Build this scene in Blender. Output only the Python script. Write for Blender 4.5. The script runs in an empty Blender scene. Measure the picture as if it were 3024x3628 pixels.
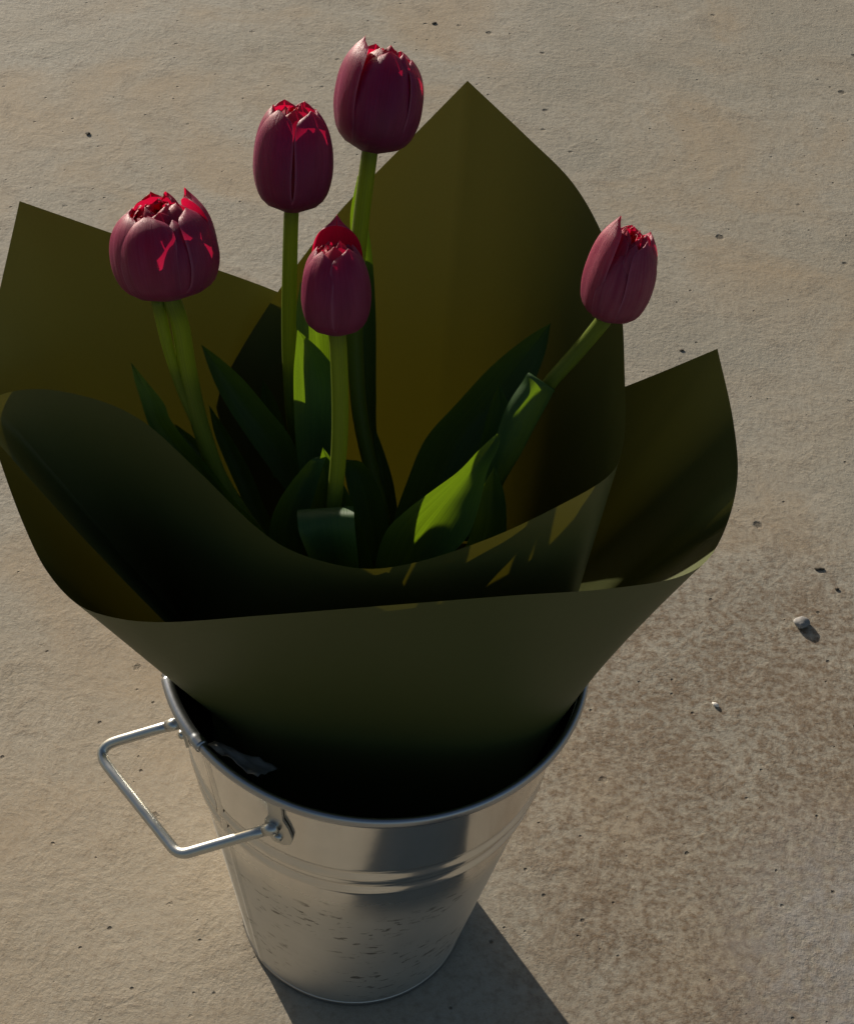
import bpy, bmesh, math, random
from mathutils import Vector, Matrix, noise

# ------------------------------------------------------------------ camera, sky, sun, exposure
scene = bpy.context.scene
C = scene.collection
CAM_POS, CAM_RIGHT, CAM_UP, CAM_FWD, CAM_FOV = ([0.0, -0.5214, 0.87307], [0.995399, 0.048686, 0.082527], [-0.0928, 0.704295, 0.703816], [0.023858, 0.708236, -0.705573], 0.533826)
cam_data = bpy.data.cameras.new('camera')
cam = bpy.data.objects.new('camera', cam_data)
C.objects.link(cam)
cam_data.sensor_fit = 'HORIZONTAL'
cam_data.angle = CAM_FOV
cam_data.clip_start = 0.02
cam_data.clip_end = 300
cr, cu, cf = Vector(CAM_RIGHT), Vector(CAM_UP), Vector(CAM_FWD)
m = Matrix((cr, cu, -cf)).transposed().to_4x4()
m.translation = Vector(CAM_POS)
cam.matrix_world = m
scene.camera = cam

SUN_AZ = math.radians(124)      # direction towards the sun, counter-clockwise from +X
SUN_EL = math.radians(15.2)
sun_dir = Vector((math.cos(SUN_AZ) * math.cos(SUN_EL), math.sin(SUN_AZ) * math.cos(SUN_EL), math.sin(SUN_EL)))
world = bpy.data.worlds.new('World')
scene.world = world
world.use_nodes = True
wn = world.node_tree
sky = wn.nodes.new('ShaderNodeTexSky')
sky.sky_type = 'NISHITA'
sky.sun_disc = False
sky.dust_density = 2.0
sky.ozone_density = 0.7
sky.sun_elevation = SUN_EL
sky.sun_rotation = math.pi / 2 - SUN_AZ
wn.links.new(sky.outputs[0], wn.nodes['Background'].inputs[0])
wn.nodes['Background'].inputs[1].default_value = 0.05
sl = bpy.data.lights.new('sun', 'SUN')
sl.energy = 5.0
sl.angle = math.radians(0.55)
sl.color = (1.0, 0.90, 0.76)
so = bpy.data.objects.new('sun', sl)
C.objects.link(so)
so.rotation_euler = (-sun_dir).to_track_quat('-Z', 'Y').to_euler()
vs = scene.view_settings
vs.view_transform = 'Standard'
vs.look = 'None'
vs.exposure = 0.48
vs.gamma = 1.0
scene.render.resolution_x, scene.render.resolution_y = 853, 1024
scene.cycles.max_bounces = 10
scene.cycles.diffuse_bounces = 5
scene.cycles.transmission_bounces = 8

# ------------------------------------------------------------------ places of things (metres; ground z = 0, bucket axis at the origin)
DATA = {'bucket': {'bottom': 0.0688, 'height': 0.2551, 'top': 0.11},
 'inner_edge': [[-0.1818, -0.022, 0.406, 0], [-0.1753, -0.018, 0.4158, 0], [-0.1579, -0.014, 0.4201, 0], [-0.1304, -0.015, 0.4182, 0], [-0.1107, -0.02, 0.4132, 0],
                [-0.0862, -0.03, 0.3972, 0], [-0.0559, -0.05, 0.3834, 0], [-0.0402, -0.057, 0.379, 0], [-0.0099, -0.065, 0.3805, 0], [0.0107, -0.064, 0.3853, 0],
                [0.0431, -0.054, 0.3947, 0], [0.0691, -0.043, 0.405, 0], [0.0924, -0.024, 0.4081, 0], [0.1009, -0.003, 0.4034, 0], [0.1024, 0.009, 0.4091, 0],
                [0.1002, 0.03, 0.4257, 0], [0.0982, 0.055, 0.4368, 0], [0.0939, 0.072, 0.4487, 0], [0.0842, 0.093, 0.4602, 0], [0.0704, 0.112, 0.4703, 0],
                [0.0483, 0.13, 0.4804, 0], [0.0177, 0.145, 0.4981, 1], [-0.0048, 0.137, 0.4715, 0], [-0.0208, 0.13, 0.4537, 0], [-0.0392, 0.12, 0.433, 0],
                [-0.0634, 0.095, 0.4043, 0], [-0.0855, 0.08, 0.3643, 0], [-0.0937, 0.075, 0.3416, 0]],
 'inner_end': [[-0.0967, -0.07, 0.3419], [-0.1317, -0.055, 0.3727], [-0.1616, -0.03, 0.3836]],
 'leaves': [('wide',
             [[[-0.0558, -0.02, 0.3211], [-0.0508, -0.0173, 0.3188], [-0.0453, -0.02, 0.3225]],
              [[-0.066, -0.022, 0.3453], [-0.0612, -0.0193, 0.3456], [-0.0558, -0.022, 0.3516]],
              [[-0.0793, -0.022, 0.3645], [-0.0747, -0.0192, 0.3643], [-0.0693, -0.022, 0.3699]],
              [[-0.0915, -0.02, 0.3795], [-0.0863, -0.0165, 0.3794], [-0.08, -0.02, 0.3862]],
              [[-0.1028, -0.015, 0.3914], [-0.0976, -0.0107, 0.3896], [-0.0907, -0.015, 0.3959]],
              [[-0.1089, -0.014, 0.4052], [-0.1049, -0.0096, 0.4033], [-0.0991, -0.014, 0.4094]],
              [[-0.1124, -0.012, 0.4179], [-0.1081, -0.0083, 0.4145], [-0.1024, -0.012, 0.4177]],
              [[-0.1148, -0.01, 0.427], [-0.1123, -0.0085, 0.4254], [-0.1092, -0.01, 0.4263]],
              [[-0.1164, -0.008, 0.4355], [-0.1164, -0.008, 0.4355], [-0.1164, -0.008, 0.4355]]]),
            ('wide',
             [[[-0.0369, 0.012, 0.3208], [-0.031, 0.0148, 0.3188], [-0.0249, 0.012, 0.3224]],
              [[-0.0499, 0.018, 0.3395], [-0.0453, 0.0208, 0.341], [-0.0402, 0.018, 0.348]],
              [[-0.0614, 0.024, 0.3526], [-0.0555, 0.0276, 0.3572], [-0.0488, 0.024, 0.3686]],
              [[-0.0751, 0.03, 0.3702], [-0.0685, 0.0344, 0.3717], [-0.0608, 0.03, 0.3813]],
              [[-0.0852, 0.036, 0.3843], [-0.08, 0.0405, 0.3849], [-0.0736, 0.036, 0.3933]], [[-0.0906, 0.04, 0.3953], [-0.088, 0.043, 0.3956], [-0.0844, 0.04, 0.4011]],
              [[-0.0947, 0.044, 0.406], [-0.0947, 0.044, 0.406], [-0.0947, 0.044, 0.406]]]),
            ('wide',
             [[[-0.0593, 0.01, 0.313], [-0.0553, 0.0114, 0.3121], [-0.0509, 0.01, 0.3141]],
              [[-0.0685, 0.015, 0.3273], [-0.0645, 0.0171, 0.3265], [-0.0601, 0.015, 0.3301]],
              [[-0.0793, 0.025, 0.3445], [-0.0747, 0.0279, 0.3423], [-0.0693, 0.025, 0.3457]],
              [[-0.0877, 0.035, 0.3584], [-0.0843, 0.0379, 0.3554], [-0.0801, 0.035, 0.3577]],
              [[-0.091, 0.04, 0.3724], [-0.091, 0.04, 0.3724], [-0.091, 0.04, 0.3724]]]),
            ('wide',
             [[[-0.0903, 0.02, 0.3494], [-0.087, 0.0214, 0.3501], [-0.0832, 0.02, 0.3535]],
              [[-0.1021, 0.025, 0.3609], [-0.0992, 0.0264, 0.361], [-0.0959, 0.025, 0.3639]],
              [[-0.1058, 0.028, 0.3693], [-0.1058, 0.028, 0.3693], [-0.1058, 0.028, 0.3693]]]),
            ('slim',
             [[[-0.0365, 0.005, 0.3315], [-0.0296, 0.0078, 0.3295], [-0.0224, 0.005, 0.3333]],
              [[-0.0449, 0.015, 0.36], [-0.0362, 0.0193, 0.3578], [-0.0269, 0.015, 0.3639]],
              [[-0.0483, 0.022, 0.3874], [-0.0377, 0.0272, 0.3842], [-0.0264, 0.022, 0.3902]],
              [[-0.0497, 0.028, 0.4089], [-0.039, 0.0326, 0.4034], [-0.0276, 0.028, 0.4058]],
              [[-0.0494, 0.031, 0.4194], [-0.0435, 0.0333, 0.4173], [-0.0373, 0.031, 0.4189]],
              [[-0.0492, 0.034, 0.4281], [-0.0487, 0.034, 0.4276], [-0.0481, 0.034, 0.4271]]]),
            ('slim',
             [[[-0.043, 0.03, 0.3461], [-0.0355, 0.0329, 0.3443], [-0.0276, 0.03, 0.348]], [[-0.0478, 0.035, 0.3913], [-0.038, 0.0388, 0.3893], [-0.0277, 0.035, 0.3938]],
              [[-0.0498, 0.04, 0.4164], [-0.0397, 0.0431, 0.4151], [-0.0292, 0.04, 0.4189]],
              [[-0.0507, 0.043, 0.4309], [-0.0417, 0.0454, 0.4302], [-0.0323, 0.043, 0.4332]],
              [[-0.0495, 0.045, 0.4461], [-0.0458, 0.045, 0.4492], [-0.0421, 0.045, 0.4524]]]),
            ('slim',
             [[[-0.06, 0.045, 0.3229], [-0.0552, 0.0464, 0.3221], [-0.0502, 0.045, 0.3241]],
              [[-0.0693, 0.055, 0.3459], [-0.0626, 0.0572, 0.3448], [-0.0554, 0.055, 0.3477]],
              [[-0.0688, 0.062, 0.3586], [-0.0656, 0.0635, 0.3588], [-0.062, 0.062, 0.3617]],
              [[-0.0684, 0.066, 0.3692], [-0.0684, 0.066, 0.3692], [-0.0684, 0.066, 0.3692]]]),
            ('tall',
             [[[-0.0039, 0.04, 0.3001], [0.0005, 0.0414, 0.2993], [0.0049, 0.04, 0.3013]], [[-0.0139, 0.065, 0.3339], [-0.0117, 0.0672, 0.333], [-0.0093, 0.065, 0.3362]],
              [[-0.0212, 0.078, 0.3579], [-0.0169, 0.081, 0.3558], [-0.0124, 0.078, 0.359]],
              [[-0.0257, 0.088, 0.3962], [-0.0208, 0.0912, 0.3943], [-0.0156, 0.088, 0.3974]],
              [[-0.0293, 0.094, 0.4295], [-0.0247, 0.0964, 0.4283], [-0.0199, 0.094, 0.4306]],
              [[-0.0316, 0.1, 0.4474], [-0.0279, 0.1016, 0.4467], [-0.0242, 0.1, 0.4483]],
              [[-0.0295, 0.106, 0.4654], [-0.029, 0.106, 0.4655], [-0.0286, 0.106, 0.4655]]]),
            ('tall',
             [[[-0.001, 0.015, 0.3014], [0.0039, 0.0164, 0.3006], [0.0088, 0.015, 0.3027]], [[-0.0067, 0.035, 0.3326], [-0.0028, 0.0372, 0.331], [0.0012, 0.035, 0.3337]],
              [[-0.01, 0.045, 0.3461], [-0.0073, 0.0465, 0.3443], [-0.0046, 0.045, 0.3452]],
              [[-0.0111, 0.05, 0.3591], [-0.0111, 0.05, 0.3591], [-0.0111, 0.05, 0.3591]]]),
            ('tall',
             [[[-0.0115, -0.005, 0.3213], [-0.0045, -0.0023, 0.3193], [0.0026, -0.005, 0.3232]],
              [[-0.016, 0.0, 0.3459], [-0.0082, 0.0035, 0.3417], [-0.0003, 0.0, 0.3447]], [[-0.0208, 0.005, 0.3599], [-0.0133, 0.0086, 0.3566], [-0.0056, 0.005, 0.3603]],
              [[-0.0232, 0.01, 0.3675], [-0.0175, 0.0129, 0.3652], [-0.0117, 0.01, 0.3684]],
              [[-0.0245, 0.008, 0.3749], [-0.0205, 0.0095, 0.3736], [-0.0165, 0.008, 0.375]], [[-0.0262, 0.0, 0.3797], [-0.024, 0.0, 0.3803], [-0.0218, 0.0, 0.3809]]]),
            ('leaning',
             [[[0.0007, 0.005, 0.3052], [0.0079, 0.0077, 0.3032], [0.0151, 0.005, 0.3072]], [[0.0021, 0.015, 0.3281], [0.0125, 0.0199, 0.3228], [0.0226, 0.015, 0.3274]],
              [[0.0072, 0.025, 0.3491], [0.0221, 0.0315, 0.3448], [0.0365, 0.025, 0.3529]], [[0.0139, 0.035, 0.3681], [0.0305, 0.0424, 0.3627], [0.0462, 0.035, 0.3707]],
              [[0.027, 0.045, 0.3835], [0.0423, 0.0518, 0.3779], [0.0567, 0.045, 0.3841]], [[0.0424, 0.055, 0.4014], [0.0534, 0.0596, 0.3948], [0.0636, 0.055, 0.3958]],
              [[0.057, 0.062, 0.4142], [0.0622, 0.0643, 0.41], [0.067, 0.062, 0.4094]], [[0.0673, 0.066, 0.421], [0.0673, 0.066, 0.421], [0.0673, 0.066, 0.421]]]),
            ('leaning',
             [[[0.032, 0.01, 0.3321], [0.0392, 0.0121, 0.3309], [0.0461, 0.01, 0.3339]], [[0.0362, 0.02, 0.3577], [0.0436, 0.0229, 0.3558], [0.0506, 0.02, 0.3595]],
              [[0.04, 0.03, 0.3744], [0.0472, 0.033, 0.3726], [0.0538, 0.03, 0.3762]], [[0.0419, 0.036, 0.388], [0.0479, 0.0383, 0.386], [0.0535, 0.036, 0.3879]],
              [[0.0453, 0.042, 0.4018], [0.0453, 0.042, 0.4018], [0.0453, 0.042, 0.4018]]]),
            ('leaning',
             [[[0.034, -0.005, 0.341], [0.039, -0.0071, 0.3439], [0.0443, -0.005, 0.3424]], [[0.0417, 0.005, 0.3648], [0.0461, 0.0021, 0.3698], [0.0511, 0.005, 0.3692]],
              [[0.0445, 0.01, 0.3902], [0.0509, 0.0063, 0.3921], [0.0579, 0.01, 0.3873]], [[0.0487, 0.016, 0.4109], [0.0557, 0.0115, 0.4105], [0.0636, 0.016, 0.4024]],
              [[0.0537, 0.02, 0.4209], [0.0601, 0.0154, 0.4203], [0.0675, 0.02, 0.4121]], [[0.056, 0.021, 0.4264], [0.0621, 0.0172, 0.4253], [0.0691, 0.021, 0.4179]],
              [[0.0588, 0.028, 0.4188], [0.0643, 0.0265, 0.4158], [0.0703, 0.028, 0.4103]]]),
            ('leaning',
             [[[-0.0038, -0.034, 0.3264], [0.0037, -0.03, 0.323], [0.011, -0.034, 0.3285]],
              [[-0.0046, -0.036, 0.3471], [0.0097, -0.0292, 0.3433], [0.0237, -0.036, 0.3542]],
              [[-0.0006, -0.034, 0.3735], [0.0179, -0.0249, 0.3647], [0.0357, -0.034, 0.3746]],
              [[0.008, -0.03, 0.3842], [0.0237, -0.0215, 0.3756], [0.0385, -0.03, 0.384]], [[0.0188, -0.025, 0.3932], [0.0298, -0.0178, 0.3863], [0.04, -0.025, 0.3933]],
              [[0.0287, -0.02, 0.4008], [0.0354, -0.0149, 0.3974], [0.0414, -0.02, 0.4036]],
              [[0.0373, -0.014, 0.4102], [0.0413, -0.0118, 0.4088], [0.0449, -0.014, 0.4115]],
              [[0.0437, -0.009, 0.4152], [0.0446, -0.009, 0.4149], [0.0455, -0.009, 0.4146]]]),
            ('leaning',
             [[[0.0329, -0.026, 0.3363], [0.0444, -0.0233, 0.3349], [0.0555, -0.026, 0.3394]],
              [[0.0365, -0.022, 0.3558], [0.0459, -0.0185, 0.3534], [0.0546, -0.022, 0.3582]],
              [[0.0393, -0.018, 0.3714], [0.0466, -0.0145, 0.3688], [0.0532, -0.018, 0.3732]],
              [[0.0403, -0.013, 0.3822], [0.0458, -0.0101, 0.3801], [0.0508, -0.013, 0.3836]],
              [[0.045, -0.008, 0.3949], [0.045, -0.008, 0.3949], [0.045, -0.008, 0.3949]]]),
            ('middle',
             [[[-0.0332, -0.02, 0.3067], [-0.0237, -0.022, 0.3102], [-0.0144, -0.02, 0.3093]],
              [[-0.0365, -0.02, 0.3406], [-0.0264, -0.0221, 0.3441], [-0.0165, -0.02, 0.3433]],
              [[-0.0401, -0.021, 0.3613], [-0.0285, -0.0231, 0.3659], [-0.0171, -0.021, 0.3663]],
              [[-0.0411, -0.025, 0.3715], [-0.0287, -0.0264, 0.3757], [-0.0164, -0.025, 0.377]],
              [[-0.0409, -0.03, 0.3772], [-0.0285, -0.0307, 0.3807], [-0.0163, -0.03, 0.3829]],
              [[-0.0406, -0.036, 0.3805], [-0.0282, -0.0353, 0.3829], [-0.0158, -0.036, 0.3868]],
              [[-0.0398, -0.041, 0.381], [-0.0276, -0.0396, 0.3827], [-0.0152, -0.041, 0.3873]],
              [[-0.0388, -0.044, 0.378], [-0.0268, -0.0419, 0.379], [-0.0145, -0.044, 0.3843]],
              [[-0.036, -0.046, 0.3705], [-0.0248, -0.0432, 0.3713], [-0.0134, -0.046, 0.3779]],
              [[-0.0317, -0.046, 0.3574], [-0.0217, -0.0433, 0.3567], [-0.0115, -0.046, 0.3618]],
              [[-0.0255, -0.044, 0.3397], [-0.0188, -0.042, 0.3401], [-0.0119, -0.044, 0.3449]],
              [[-0.018, -0.04, 0.3244], [-0.0178, -0.04, 0.3244], [-0.0176, -0.04, 0.3244]]]),
            ('middle',
             [[[-0.0482, -0.026, 0.3252], [-0.0426, -0.0233, 0.323], [-0.0367, -0.026, 0.3268]],
              [[-0.0543, -0.022, 0.3534], [-0.0468, -0.0178, 0.3509], [-0.0386, -0.022, 0.3571]],
              [[-0.052, -0.018, 0.3656], [-0.044, -0.0138, 0.3638], [-0.0354, -0.018, 0.3703]],
              [[-0.0451, -0.012, 0.3779], [-0.0393, -0.0084, 0.3762], [-0.033, -0.012, 0.3816]],
              [[-0.038, -0.008, 0.3872], [-0.0345, -0.0065, 0.3871], [-0.0308, -0.008, 0.3896]],
              [[-0.0342, 0.0, 0.3833], [-0.032, 0.0, 0.384], [-0.0298, 0.0, 0.3848]]]),
            ('middle',
             [[[-0.0343, -0.016, 0.3299], [-0.0263, -0.014, 0.3288], [-0.0182, -0.016, 0.3321]],
              [[-0.0372, -0.014, 0.3572], [-0.0297, -0.0112, 0.3554], [-0.0218, -0.014, 0.3592]],
              [[-0.035, -0.011, 0.3735], [-0.03, -0.0081, 0.3714], [-0.0246, -0.011, 0.3749]],
              [[-0.0338, -0.008, 0.3862], [-0.0308, -0.0065, 0.3856], [-0.0276, -0.008, 0.3876]],
              [[-0.0325, -0.006, 0.3945], [-0.0325, -0.006, 0.3945], [-0.0325, -0.006, 0.3945]]]),
            ('middle',
             [[[-0.0158, -0.028, 0.3284], [-0.009, -0.0253, 0.3264], [-0.0021, -0.028, 0.3303]],
              [[-0.0187, -0.025, 0.3515], [-0.0136, -0.0216, 0.3486], [-0.0082, -0.025, 0.3529]],
              [[-0.0227, -0.02, 0.3652], [-0.018, -0.0165, 0.361], [-0.013, -0.02, 0.3639]],
              [[-0.025, -0.016, 0.375], [-0.0218, -0.0139, 0.3726], [-0.0183, -0.016, 0.3744]],
              [[-0.0235, -0.012, 0.3816], [-0.0235, -0.012, 0.3816], [-0.0235, -0.012, 0.3816]]])],
 'outer_edge': [[-0.0493, 0.118, 0.3757, 0], [-0.0681, 0.105, 0.3948, 0], [-0.1228, 0.068, 0.4417, 0], [-0.1693, 0.035, 0.4825, 1], [-0.1779, 0.02, 0.4467, 0],
                [-0.1842, 0.003, 0.4187, 0], [-0.1812, -0.012, 0.3978, 0], [-0.1728, -0.026, 0.3822, 0], [-0.1603, -0.045, 0.366, 0], [-0.1483, -0.06, 0.3551, 0],
                [-0.1315, -0.075, 0.3516, 0], [-0.1128, -0.083, 0.3543, 0], [-0.0932, -0.086, 0.3579, 0], [-0.0491, -0.087, 0.3696, 0], [-0.0082, -0.085, 0.378, 0],
                [0.0531, -0.076, 0.3838, 0], [0.0996, -0.055, 0.3716, 0], [0.137, -0.028, 0.356, 0], [0.1546, -0.003, 0.3467, 0], [0.163, 0.016, 0.3535, 0],
                [0.1626, 0.023, 0.376, 0], [0.1583, 0.042, 0.3927, 0], [0.1457, 0.057, 0.4223, 1], [0.127, 0.064, 0.4016, 0], [0.1098, 0.073, 0.3807, 0],
                [0.0902, 0.09, 0.3516, 0]],
 'tulips': {'leaning': {'axis': [0.156, 0.3405, 0.9272],
                        'base': [0.0868, 0.03, 0.453],
                        'front': [-0.1727, -0.9148, 0.365],
                        'h': 0.0441,
                        'rad': 0.0157,
                        'side': [0.9725, -0.2171, -0.084],
                        'sr': 0.00345,
                        'stem': [[0.0863, 0.03, 0.4535], [0.0766, 0.028, 0.4345], [0.0659, 0.025, 0.4155], [0.0541, 0.015, 0.3853], [0.0424, 0.005, 0.3584],
                                 [0.0256, 0.0, 0.3279], [0.02, 0.0, 0.07]]},
            'middle': {'axis': [-0.0827, 0.3902, 0.917],
                       'base': [-0.0291, -0.005, 0.4587],
                       'front': [0.0683, -0.9158, 0.3958],
                       'h': 0.0436,
                       'rad': 0.0154,
                       'side': [0.9942, 0.0954, 0.0491],
                       'sr': 0.0036,
                       'stem': [[-0.0287, -0.005, 0.4583], [-0.0261, -0.01, 0.4325], [-0.0248, -0.015, 0.4087], [-0.025, -0.02, 0.3836], [-0.0251, -0.024, 0.3625],
                                [-0.005, 0.0, 0.07]]},
            'slim': {'axis': [-0.0389, 0.4147, 0.9091],
                     'base': [-0.0555, 0.06, 0.4734],
                     'front': [0.0863, -0.905, 0.4166],
                     'h': 0.0482,
                     'rad': 0.0182,
                     'side': [0.9955, 0.0947, -0.0005],
                     'sr': 0.00346,
                     'stem': [[-0.0557, 0.06, 0.4728], [-0.0554, 0.056, 0.4455], [-0.0542, 0.05, 0.4078], [-0.0508, 0.042, 0.3695], [-0.0457, 0.035, 0.3343],
                              [-0.01, 0.03, 0.07]]},
            'tall': {'axis': [0.0965, 0.5242, 0.8461],
                     'base': [-0.0243, 0.095, 0.4855],
                     'front': [0.0324, -0.8513, 0.5237],
                     'h': 0.0477,
                     'rad': 0.02,
                     'side': [0.9948, -0.0231, -0.0991],
                     'sr': 0.00388,
                     'stem': [[-0.0242, 0.095, 0.4845], [-0.0258, 0.088, 0.4535], [-0.0263, 0.08, 0.4171], [-0.0245, 0.073, 0.393], [-0.0189, 0.055, 0.362],
                              [-0.0095, 0.035, 0.339], [-0.0018, 0.02, 0.3208], [0.02, 0.03, 0.07]]},
            'wide': {'axis': [-0.193, 0.432, 0.881],
                     'base': [-0.0977, -0.01, 0.4728],
                     'front': [0.1847, -0.8658, 0.465],
                     'h': 0.0417,
                     'rad': 0.0215,
                     'side': [0.9637, 0.2525, 0.0874],
                     'sr': 0.00381,
                     'stem': [[-0.0973, -0.01, 0.4733], [-0.0946, -0.009, 0.4607], [-0.0918, -0.009, 0.4345], [-0.087, -0.01, 0.405], [-0.0784, -0.012, 0.3751],
                              [-0.0669, -0.015, 0.3543], [-0.0573, -0.018, 0.339], [-0.02, 0.01, 0.07]],
                     'stem2': [[-0.1031, -0.011, 0.4734], [-0.0994, -0.011, 0.4473], [-0.0937, -0.011, 0.4222], [-0.0886, -0.011, 0.4051]]}}}

# ------------------------------------------------------------------ helpers
def obj(name, bm_or_mesh, mat, parent=None, smooth=True):
    if isinstance(bm_or_mesh, bmesh.types.BMesh):
        me = bpy.data.meshes.new(name)
        bm_or_mesh.normal_update()
        bm_or_mesh.to_mesh(me)
        bm_or_mesh.free()
    else:
        me = bm_or_mesh
    if smooth:
        for f in me.polygons:
            f.use_smooth = True
    me.materials.append(mat)
    o = bpy.data.objects.new(name, me)
    C.objects.link(o)
    if parent:
        o.parent = parent
        o.matrix_parent_inverse = Matrix.Translation(-parent.location)
    return o

def thing(name, label, cat, loc=(0, 0, 0), group=None):
    o = bpy.data.objects.new(name, None)
    o.empty_display_size = 0.02
    o.location = loc
    C.objects.link(o)
    return tag(o, label, cat, group)

def tag(o, label, cat, group=None):
    o['label'] = label
    o['category'] = cat
    if group:
        o['group'] = group
    return o

def cat_rom(pts, n):
    """points (any dimension, as lists) -> list of n per span along a centripetal-ish Catmull-Rom"""
    out = []
    k = len(pts)
    for i in range(k - 1):
        p1, p2 = pts[i], pts[i + 1]
        p0 = pts[i - 1] if i > 0 else [2 * a - b for a, b in zip(p1, p2)]
        p3 = pts[i + 2] if i + 2 < k else [2 * b - a for a, b in zip(p1, p2)]
        d01 = max(1e-6, math.dist(p0[:3], p1[:3])) ** .5
        d12 = max(1e-6, math.dist(p1[:3], p2[:3])) ** .5
        d23 = max(1e-6, math.dist(p2[:3], p3[:3])) ** .5
        for j in range(n):
            t = j / n
            res = []
            for a, b, c, d in zip(p0, p1, p2, p3):
                m1 = d12 * ((b - a) / d01 - (c - a) / (d01 + d12) + (c - b) / d12)
                m2 = d12 * ((c - b) / d12 - (d - b) / (d12 + d23) + (d - c) / d23)
                res.append((2*t**3 - 3*t*t + 1)*b + (t**3 - 2*t*t + t)*m1 + (-2*t**3 + 3*t*t)*c + (t**3 - t*t)*m2)
            out.append(res)
    out.append(list(pts[-1]))
    return out

def grid(rows, flip=False, uv=True):
    """rows: list of lists of points -> bmesh with UV (u across, v along)"""
    bm = bmesh.new()
    nr, nc = len(rows), len(rows[0])
    vv = [[bm.verts.new(q) for q in r] for r in rows]
    ul = bm.loops.layers.uv.new('UVMap') if uv else None
    for i in range(nr - 1):
        for j in range(nc - 1):
            q = [(i, j), (i, j + 1), (i + 1, j + 1), (i + 1, j)]
            if flip:
                q.reverse()
            f = bm.faces.new([vv[a][b] for a, b in q])
            if uv:
                for lp, (a, b) in zip(f.loops, q):
                    lp[ul].uv = (b / (nc - 1), a / (nr - 1))
    return bm

def tube(bm, pts, radii, seg=14, cap=True):
    pts = [Vector(q[:3]) for q in pts]
    ul = bm.loops.layers.uv.verify()
    n = len(pts)
    t0 = (pts[1] - pts[0]).normalized()
    nrm = t0.orthogonal().normalized()
    rings = []
    for i in range(n):
        t = (pts[min(i + 1, n - 1)] - pts[max(i - 1, 0)]).normalized()
        nrm = (nrm - t * nrm.dot(t)).normalized()
        b = t.cross(nrm)
        r = radii[i] if isinstance(radii, (list, tuple)) else radii
        rings.append([bm.verts.new(pts[i] + (nrm * math.cos(a) + b * math.sin(a)) * r) for a in [2 * math.pi * k / seg for k in range(seg)]])
    for i in range(n - 1):
        for k in range(seg):
            f = bm.faces.new((rings[i][k], rings[i][(k + 1) % seg], rings[i + 1][(k + 1) % seg], rings[i + 1][k]))
            for lp, (a, b_) in zip(f.loops, ((k, i), (k + 1, i), (k + 1, i + 1), (k, i + 1))):
                lp[ul].uv = (a / seg, b_ / (n - 1))
    if cap:
        bm.faces.new(list(reversed(rings[0])))
        bm.faces.new(rings[-1])
    return bm

def lathe(profile, seg=160, a0=0.0, a1=2 * math.pi):
    """profile [(r,z)...] turned round the Z axis"""
    bm = bmesh.new()
    ul = bm.loops.layers.uv.new('UVMap')
    full = abs(a1 - a0 - 2 * math.pi) < 1e-6
    n = seg if full else seg + 1
    rings = [[bm.verts.new((r * math.cos(a), r * math.sin(a), z)) for r, z in profile] for a in [a0 + (a1 - a0) * k / seg for k in range(n)]]
    for k in range(seg):
        A, B = rings[k], rings[(k + 1) % n]
        for i in range(len(profile) - 1):
            f = bm.faces.new((A[i], B[i], B[i + 1], A[i + 1]))
            for lp, (a, b) in zip(f.loops, ((k, i), (k + 1, i), (k + 1, i + 1), (k, i + 1))):
                lp[ul].uv = (a / seg, b / (len(profile) - 1))
    return bm

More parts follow.
